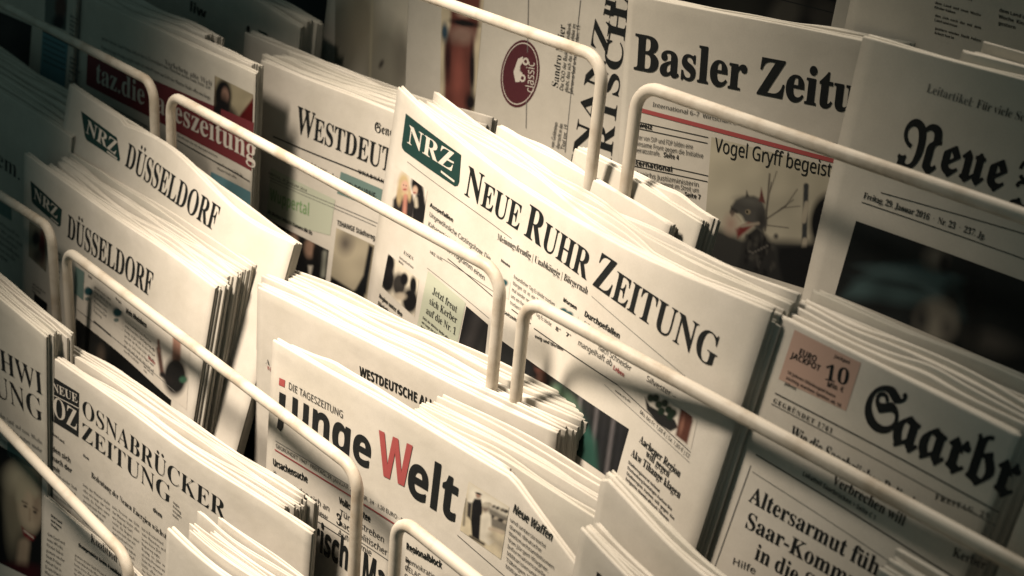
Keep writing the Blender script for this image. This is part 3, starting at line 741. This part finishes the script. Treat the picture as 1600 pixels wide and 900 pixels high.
# ---- row 3: paper with em. lettering at the near edge
G = "newspapers at the dim far end of the third row"
Pq = at_y(112, 218, -.030)
p = Page((Pq[0] - .36, Pq[1], Pq[2] + .002), (0.0, -0.10, 0.0, 0.0), .36, ZS[3], 10)
p.txt("dem.", "rs", (-18, 248), (31, 282), 26, "masthead_lettering"); p.rule((0, 303), (30, 325), 1.3); p.block((-10, 335), (36, 368), (-10, 395), 6, DE, "rg"); p.box([(-20, 300), (18, 325), (18, 345), (-20, 322)], TEAL)
front(p, "newspaper with large italic looking letters ending in a full stop, far end", G, t=.005, mat=PAPER2)
copies(p, 6, .0062, "the letters ending in a full stop", G, seed=17, dz=.002, ddz=.003, jit=.006, mat=PAPER2)

# ---- row 3: mostly blank front with small sans title
G = "newspapers with the blank front and small bold title"
p = Page((-0.2317, -0.0397, -0.0874), (0.116, -0.0198, 0.0778, 0.0388), .298, ZS[3], 11)
p.txt("WESTDEUTSCHE ALLGEMEINE", "bx", (562, 586), (733, 668), 15, "masthead_lettering")
p.txt("A", "rs", (416, 568), (422, 571), 8, "headline_lettering", INK); p.txt("WEST", "rs", (418, 577), (430, 583), 6, "headline_lettering", RED)
p.block((401, 735), (414, 740), (401, 800), 6, DE, "sb")
front(p, "newspaper with blank cream front and small bold capitals behind the red lettered one", G, t=.005)
copies(p, 5, .0066, "the blank front and small bold capitals", G, u0=-.012, u1=.30, seed=19, dz=.0, ddz=.001)

# ---- row 3: red and black sans title
G = "newspapers with the red and black title"
p = Page((-0.1604, -0.0697, -0.093), (0.0891, -0.045, -0.1322, 0.0211), .30, ZS[3], 12)
def jtop(u): return np.where(u > .235, (u - .235) * .52, 0.0)
p.txt("unge", "bx", (453, 660), (578, 733), 57, "masthead_lettering")
p.txt("ı", "bx", (437, 668), (446, 673), 40, "masthead_lettering") if False else None
p.poly([(437, 612), (447, 617), (443, 668), (439, 674), (433, 668), (435, 655)], INK, "masthead_lettering")
p.poly([(437, 590), (446, 594), (445, 605), (436, 601)], RED, "masthead_capital_lettering")
p.txt("W", "bx", (591, 738), (642, 764), 68, "masthead_capital_lettering", RED); p.txt("elt", "bx", (634, 768), (711, 815), 70, "masthead_lettering")
p.txt("DIE TAGESZEITUNG", "sn", (451, 607), (536, 653), 11, "subtitle_lettering", FINE)
p.rule((431, 688), (545, 757), .9, GREY); p.rule((430, 701), (680, 858), 2.2, RED, "red_rule")
p.txt("GEGRÜNDET 1947 · FREITAG, 29. JANUAR 2016 · NR. 24 · 1,50 EURO · PVST A11002", "rg", (431, 698), (665, 838), 6, "date_line_lettering", FINE)
p.txt("Ursachensuche", "bx", (427, 726), (481, 754), 11)
p.block((427, 733), (525, 793), (424, 775), 3, "Erhöhte Krebsrate in Erdgasförderregion in Niedersachsen Ärzte werden sich an Regierung Interview", "sn", fill=.62, seed=0)
p.txt("2", "bs", (426, 753), (434, 758), 17); p.txt("3", "bs", (526, 818), (534, 822), 17); p.txt("Volksabstimmungskomitee", "bx", (530, 783), (590, 820), 11) if False else p.txt("Volkskomitee", "bx", (530, 786), (579, 816), 11)
p.block((532, 792), (625, 850), (528, 838), 3, "von unten nach oben Kurden im Türkei streben nach politischer Autonomie", "sn", fill=.62, seed=0)
p.rule((424, 755), (615, 880), 1, GREY); p.rule((423, 766), (540, 842), 1)
p.txt("Regionalblock", "bx", (635, 857), (691, 888), 11); p.block((634, 866), (720, 918), (632, 905), 3, "CELAC-Gipfel in Quito für Frieden und Demokratie", "sn", fill=.62, seed=0); p.txt("7", "bs", (633, 889), (640, 893), 17)
p.txt("Militärische Macht", "bx", (425, 812), (640, 960), 44)
ph = p.photo([(733, 752), (796, 792), (783, 874), (719, 828)], (.80, .75, .64), "photograph", 80)
ph.pg_([(733, 752), (796, 792), (793, 812), (730, 785)], (.86, .83, .76), 4).pg_([(762, 790), (800, 810), (796, 835), (765, 822)], (.45, .43, .39), 4)
for i in range(16): ph.e(764 + (i * 29 % 32), 788 + (i * 17 % 34) + (i * 29 % 32) * .4, 3.2, 2.4, ((.18, .17, .16), (.68, .64, .57), (.34, .32, .29))[i % 3], .6)
ph.pg_([(738, 786), (742, 779), (752, 780), (755, 792), (752, 815), (750, 845), (738, 838), (736, 812)], (.09, .09, .10), 1.5).pg_([(731, 784), (738, 786), (736, 812), (730, 806)], (.22, .21, .20), 2)
ph.e(748, 773, 4, 5.5, (.62, .50, .43), .4).e(747, 768, 6.5, 2.6, (.84, .81, .74), .4, 20).e(748, 771, 5, 1.5, (.10, .10, .10), .5, 20)
ph.pg_([(752, 806), (760, 796), (768, 806), (768, 830), (774, 846), (764, 852), (750, 842)], (.83, .80, .73), 2).e(759, 793, 5, 7, (.50, .45, .40), .4).e(760, 789, 5.5, 4, (.72, .69, .62), .5).ln(766, 826, 786, 832, 5, (.72, .66, .58), 2).ln(768, 838, 790, 858, 12, (.66, .62, .54), 5).ln(735, 838, 756, 850, 4, (.14, .13, .13), 2).ln(728, 780, 725, 820, 3, (.40, .38, .34), 2).noise(.06, 5)
p.txt("Neue Waffen", "sb", (801, 799), (862, 845), 15)
p.block((798, 805), (872, 862), (790, 888), 8, "130 Milliarden Euro: Verteidigungsministerin Ursula von der Leyen geht in die Rüstungsoffensive und unterstreicht damit deutsche Weltmachtambitionen. Von Jürgen Wagner, Informationsstelle Militarisierung in Tübingen", "sn", fill=.6, seed=0, justify=False)
p.rule((715, 835), (790, 900), 1)
front(p, "newspaper with bold black and red sans title and sailor picture", G, t=.0048, top=jtop)
copies(p, 1, .0052, "the bold black and red title", G, u0=.012, u1=.228, seed=21, dz=.001, jit=.002)
copies(p, 4, .0052, "the bold black and red title", G, u0=.135, u1=.30, seed=22, dz=.001, ddz=.0015, jit=.006, back0=.0104, ordinal0=1)

# ---- row 2: blackletter title beside a salmon lottery advert
G = "newspapers with the blackletter title and salmon advert"
p = Page((0.1884, 0.03, 0.0474), (-0.0124, -0.2158, -0.1355, 0.0022), .146, ZS[2], 13)
p.box([(1242, 515), (1346, 567), (1322, 642), (1217, 592)], PINK, "advertisement")
p.txt("EURO", "bx", (1248, 553), (1275, 566), 11, "advertisement_lettering"); p.txt("JACKPOT", "bx", (1236, 558), (1281, 580), 10, "advertisement_lettering"); p.txt("10", "bs", (1287, 592), (1325, 602), 26, "advertisement_lettering"); p.txt("Jackpot", "sb", (1304, 558), (1328, 569), 6, "advertisement_lettering"); p.txt("Mio. €", "bx", (1292, 603), (1318, 613), 9, "advertisement_lettering")
p.block((1232, 576), (1318, 620), (1226, 602), 3, "Spielen ab 18 Jahren Glücksspiel kann süchtig machen", "sb", name="advertisement_lettering", mat=INK)
p.txt("S", "fx", (1342, 656), (1396, 684), 78, "masthead_lettering", j=1); p.txt("aarbr", "fx", (1390, 690), (1582, 782), 84, "masthead_lettering", j=1)
p.rule((1212, 613), (1563, 800), 2); p.rule((1206, 630), (1556, 820), 1.2, FINE)
p.txt("GEGRÜNDET 1761", "bs", (1208, 628), (1300, 677), 8, "date_line_lettering", track=.16); p.txt("FREITAG, 29.", "bs", (1461, 779), (1550, 812), 9, "date_line_lettering", track=.16)
p.txt("Wie die Saarbrücker Polizei", "bs", (1234, 681), (1424, 795), 20); p.txt("Verbrechen will", "bs", (1300, 755), (1412, 822), 18)
p.txt("Angelique", "bs", (1494, 835), (1560, 866), 18); p.txt("Kerber", "bs", (1488, 868), (1540, 890), 16)
p.rule((1475, 795), (1440, 870), 1, GREY) if False else None
p.rule((1182, 709), (1500, 906), 2); p.rule((1176, 736), (1440, 910), 1, GREY)
p.txt("Lokalteil Saarbrücken > Seite C 1", "sb", (1254, 742), (1367, 812), 8)
for t, a, b in (("Altersarmut führt", (1170, 782), (1395, 915)), ("Saar-Kommunen", (1163, 822), (1390, 955)), ("in die Schulden", (1178, 872), (1370, 985))): p.txt(t, "bs", a, b, 28, j=3)
p.txt("Hilfe", "sn", (1144, 880), (1180, 897), 12, "article_text", FINE)
p.ink("printed_rule", GREY).add(p.pt(*np.array([p.uv(1173, 727), p.uv(1174.2, 727), p.uv(1118, 885), p.uv(1116.8, 885)]).T, .0004), [(0, 1, 2, 3)])
front(p, "newspaper with blackletter title, salmon lottery advert and large serif headline", G, t=.006, seed=4)
copies(p, 4, .0072, "blackletter title and salmon advert", G, u0=-.001, u1=.15, seed=23, dz=.001, ddz=.0016, jit=.004, twob=.0032)
PS = p.pt(.160, 0.0)
q = Page((PS[0], .022, PS[2] - .02), (.02, -.2158, -.12, 0), .14, ZS[2], 14)
front(q, "blank newspaper edge beside the blackletter paper with the salmon advert", None, t=.005, mat=PAPER2)

# ---- row 4: stacked capitals title with black logo square
G = "newspapers with the black logo square"
p = Page((-0.3779, -0.1454, -0.1755), (0.1136, -0.0663, 0.0541, 0.0059), .328, ZS[4], 15)
p.box([(82, 588), (124, 614), (123, 683), (81, 657)], BLACKB, "logo_box")
p.txt("NEUE", "bs", (83, 610), (122, 630), 13, "logo_lettering", WHITE); p.txt("OZ", "bs", (83, 647), (121, 673), 30, "logo_lettering", WHITE); p.rule((82, 615), (124, 637), 1.5, WHITE, "logo_lettering", .0005)
p.txt("OSNABRÜCKER", "rs", (128, 648), (352, 812), 26, "masthead_lettering"); p.txt("ZEITUNG", "rs", (127, 684), (267, 787), 26, "masthead_lettering")
p.block((82, 672), (128, 708), (82, 680), 1, DE, "sb"); p.block((130, 705), (160, 728), (130, 714), 1, DE, "sb", mat=GREY)
p.block((82, 692), (120, 718), (82, 735), 3, DE, "sb", seed=2); p.block((83, 732), (124, 762), (83, 800), 8, DE, "rg", seed=3)
p.txt("Bedeutung der Neuen Energien wächst", "rs", (143, 745), (260, 842), 9)
for k in range(3): p.block((130 + k * 46, 752 + k * 34), (172 + k * 46, 783 + k * 34), (130 + k * 46, 840 + k * 34), 11, DE, "rg", seed=5 + k)
p.block((240, 788), (262, 806), (239, 800), 1, DE, "sb"); p.block((271, 780), (290, 796), (270, 806), 4, DE, "sb", seed=12)
front(p, "newspaper with two line capitals title beside a black logo square", G, t=.0045, top=lambda u: .006 + 0 * u)
copies(p, 5, .0046, "the black logo square", G, seed=25, dz=-.006, ddz=.0004, jit=.005, u0=-.01, u1=.296)
OS = p
# folded-down sheet hanging over it
Pq = at_y(70, 775, -.158)
q = Page(Pq, (.10, -.10, .05, -.02), .16, ZS[4], 16)
q.txt("Koalition uneins", "rs", (142, 846), (215, 906), 14); q.txt("Kompromiss beim Familien", "bx", (123, 853), (190, 902), 6)
q.block((80, 800), (100, 815), (80, 822), 3, DE, "bx"); q.block((75, 828), (112, 850), (70, 905), 9, DE, "rg"); q.block((118, 862), (185, 910), (115, 905), 6, DE, "rg", seed=3)
front(q, "smaller folded newspaper section with a headline in front of the two line title", None, t=.003)
# neighbour at the edge
Pq = at_y(71, 527, -.150)
q = Page((Pq[0] - .33, Pq[1] - .01, Pq[2]), (.03, -.07, .05, .0), .33, ZS[4], 17)
q.txt("SCHWEIZER", "rs", (-60, 548), (118, 672), 28, "masthead_lettering") if False else q.txt("SCHWI", "rs", (-38, 552), (68, 618), 30, "masthead_lettering")
q.txt("ZEITUNG", "rs", (-80, 572), (68, 660), 30, "masthead_lettering")
q.block((0, 640), (66, 684), (0, 690), 4, DE, "rg", mat=GREY); q.box([(12, 690), (68, 720), (68, 740), (12, 712)], TEAL)
ph = q.photo([(-60, 660), (66, 735), (64, 910), (-60, 850)], (.06, .06, .06), "photograph", 90)
ph.e(38, 775, 30, 56, (.62, .58, .49), .3).e(20, 812, 12, 50, (.54, .50, .42), .5).e(30, 745, 20, 20, (.72, .68, .58), .7)
ph.e(46, 795, 17, 36, (.74, .67, .57), .25, -8).e(58, 790, 6, 26, (.60, .53, .45), .6).pg_([(28, 745), (50, 742), (62, 770), (56, 778), (44, 764), (32, 790), (26, 780)], (.70, .66, .56), 4)
ph.ln(35, 783, 43, 787, 1.8, (.30, .25, .21), 1.2).ln(52, 792, 59, 797, 1.8, (.30, .25, .21), 1.2).e(40, 791, 3.2, 1.8, (.10, .09, .09), .5, 25).e(55, 800, 3, 1.8, (.10, .09, .09), .5, 25).ln(47, 795, 47, 813, 2.2, (.62, .54, .45), 2).pg_([(34, 822), (42, 830), (56, 838), (52, 845), (44, 844), (37, 836)], (.45, .15, .16), 1.5).ln(38, 829, 52, 840, 2, (.86, .82, .75), 1)
ph.ln(38, 850, 34, 885, 18, (.66, .58, .49), 4).e(20, 895, 45, 16, (.24, .06, .08), .4)
front(q, "newspaper with a portrait of a pale haired woman below cut off capitals", "newspapers with the pale haired woman", t=.0048, mat=PAPER2)
copies(q, 4, .005, "the pale haired woman", "newspapers with the pale haired woman", seed=27, dz=-.002, ddz=.0004, jit=.006)

# ---- row 4: loose curled sections pushed in front
G = "blank curled sections in front of the black logo square paper"
Pq = at_y(262, 822, -.168)
def ctop(u): return .004 * np.sin(u * 28 + .6)
q = Page(Pq, (.10, -.07, .05, -.03), .155, ZS[4], 18)
front(q, "blank front section of the curled pile below the two line capitals title", G, t=.005, top=ctop)
copies(q, 7, .0036, "no print in the curled pile", G, seed=29, dz=.002, ddz=.0014, jit=.012, top=ctop, twob=.003, u0=.012)

# ---- row 3 near end: two blank curled stacks
G = "blank wavy newspapers at the near end of the third row"
Pq = at_y(937, 752, -.040)
def wtop(u): return .010 * np.sin(u * 22 - .4) * (u > 0)
q = Page(Pq, (-.06, -.05, -.1, -.004), .21, ZS[3], 19)
front(q, "blank cream newspaper with wavy top behind the other wavy one", G, t=.006, top=wtop)
copies(q, 1, .0055, "no print, rear wavy one", G, seed=31, dz=.003, top=wtop, jit=.004)
Pq = at_y(905, 826, -.072)
def wtop2(u): return .012 * np.sin(u * 20 + .2) - .002
q = Page(Pq, (-.02, -.05, -.1, -.01), .22, ZS[3], 20)
q.txt("Der", "bx", (930, 908), (960, 930), 18)
front(q, "blank cream newspaper with wavy top in front of the other wavy one", G, t=.005, top=wtop2)
copies(q, 2, .0048, "no print, foremost wavy one", G, seed=33, dz=.001, ddz=.001, top=wtop2, jit=.006)
Pq = at_y(1372, 890, -.045)
q = Page(Pq, (0, -.05, 0, 0), .12, ZS[3], 21)
front(q, "blank newspaper corner peeping up below the large serif headline", None, t=.004)
copies(q, 3, .005, "only a corner below the large serif headline", "newspaper corners below the large serif headline", seed=35, dz=.003, jit=.004)

# ---- row 1 far: paper with green scrap, and things above
G = "newspapers at the top far end"
Pq = at_y(472, 33, .165)
q = Page((Pq[0] - .36, Pq[1], Pq[2] + .004), (.0, -.1, .05, -.01), .36, ZS[1], 22)
q.txt("liw", "bx", (296, 16), (322, 30), 16, "headline_lettering"); q.disc((388, 45), 2.6, 5, INK, "headline_lettering")
q.box([(403, 46), (417, 52), (426, 67), (412, 61)], GREEN, "logo_box")
front(q, "newspaper with a slanting green scrap and few letters at the top far end", G, t=.006, mat=PAPER2, top=lambda u: .008 * np.cos(u * 14 + .6))
copies(q, 3, .0075, "the slanting green scrap", G, seed=37, dz=-.004, jit=.006, mat=PAPER2)

# ---- row 0: dim papers in the shade at the top
G = "dim newspapers in the shade above the top rail"
Pq = at_y(1000, -60, .31)
q = Page((Pq[0] - .02, Pq[1], Pq[2]), (.1, -.05, 0, 0), .30, ZS[0], 23)
ph = q.photo([(1060, -60), (1330, 10), (1320, 90), (1060, 30)], (.07, .07, .07), "photograph", 60)
ph.e(1225, 25, 22, 40, (.28, .27, .24), .4, 30).e(1290, 30, 26, 34, (.22, .21, .19), .5).e(1260, 45, 9, 14, (.05, .05, .05), .5).e(1150, 10, 40, 20, (.16, .16, .14), .6)
q.rule((1210, -4), (1345, 30), 1.5); q.txt("Sw", "bx", (1350, 12), (1352, -6), 12)
front(q, "dim newspaper with a dark picture of hands directly above the bold title", G, mat=PAPER2)
Pq = at_y(1440, -110, .30)
q = Page((Pq[0] - .068, Pq[1] + .02, Pq[2]), (.1, -.05, 0, 0), .068, ZS[0], 24)
for i, t in enumerate(("Swiss Re", "Credit AG", "Novartis")): q.txt(t, "bx", (1352 + i * 16, 12 + i * 5), (1356 + i * 16, -40 + i * 4), 13)
q.rule((1340, 20), (1440, 48), 1.2); ph = q.photo([(1372, 36), (1400, 44), (1390, 66), (1366, 58)], (.08, .08, .08), "photograph", 16)
front(q, "dim newspaper turned sideways with small vertical lines of names", G, mat=PAPER2)
q2 = Page((Pq[0] - .01, Pq[1] - .05, Pq[2] - .01), (.08, -.06, 0, 0), .30, ZS[0], 25)
for k in range(4): q2.block((1462, -20 + k * 20), (1534, 0 + k * 20), (1460, -6 + k * 20), 2, DE, "sb", mat=INK, seed=k)
q2.block((1562, 10), (1640, 32), (1560, 40), 3, DE, "sb", mat=INK); q2.txt("Ra", "bs", (1562, 90), (1600, 102), 20)
front(q2, "dim newspaper with short bold text columns above the blackletter title", G, mat=PAPER2)

# ---- shop wall far behind the rack
wl = slab("wall", -4, 2, 1.2, 1.25, -1.5, 2.5, WALL, None); wl["kind"] = "structure"
fl = slab("floor", -4, 2, -3, 1.2, -1.3, -1.25, WALL, None); fl["kind"] = "structure"
bpy.data.objects.remove(_ob)
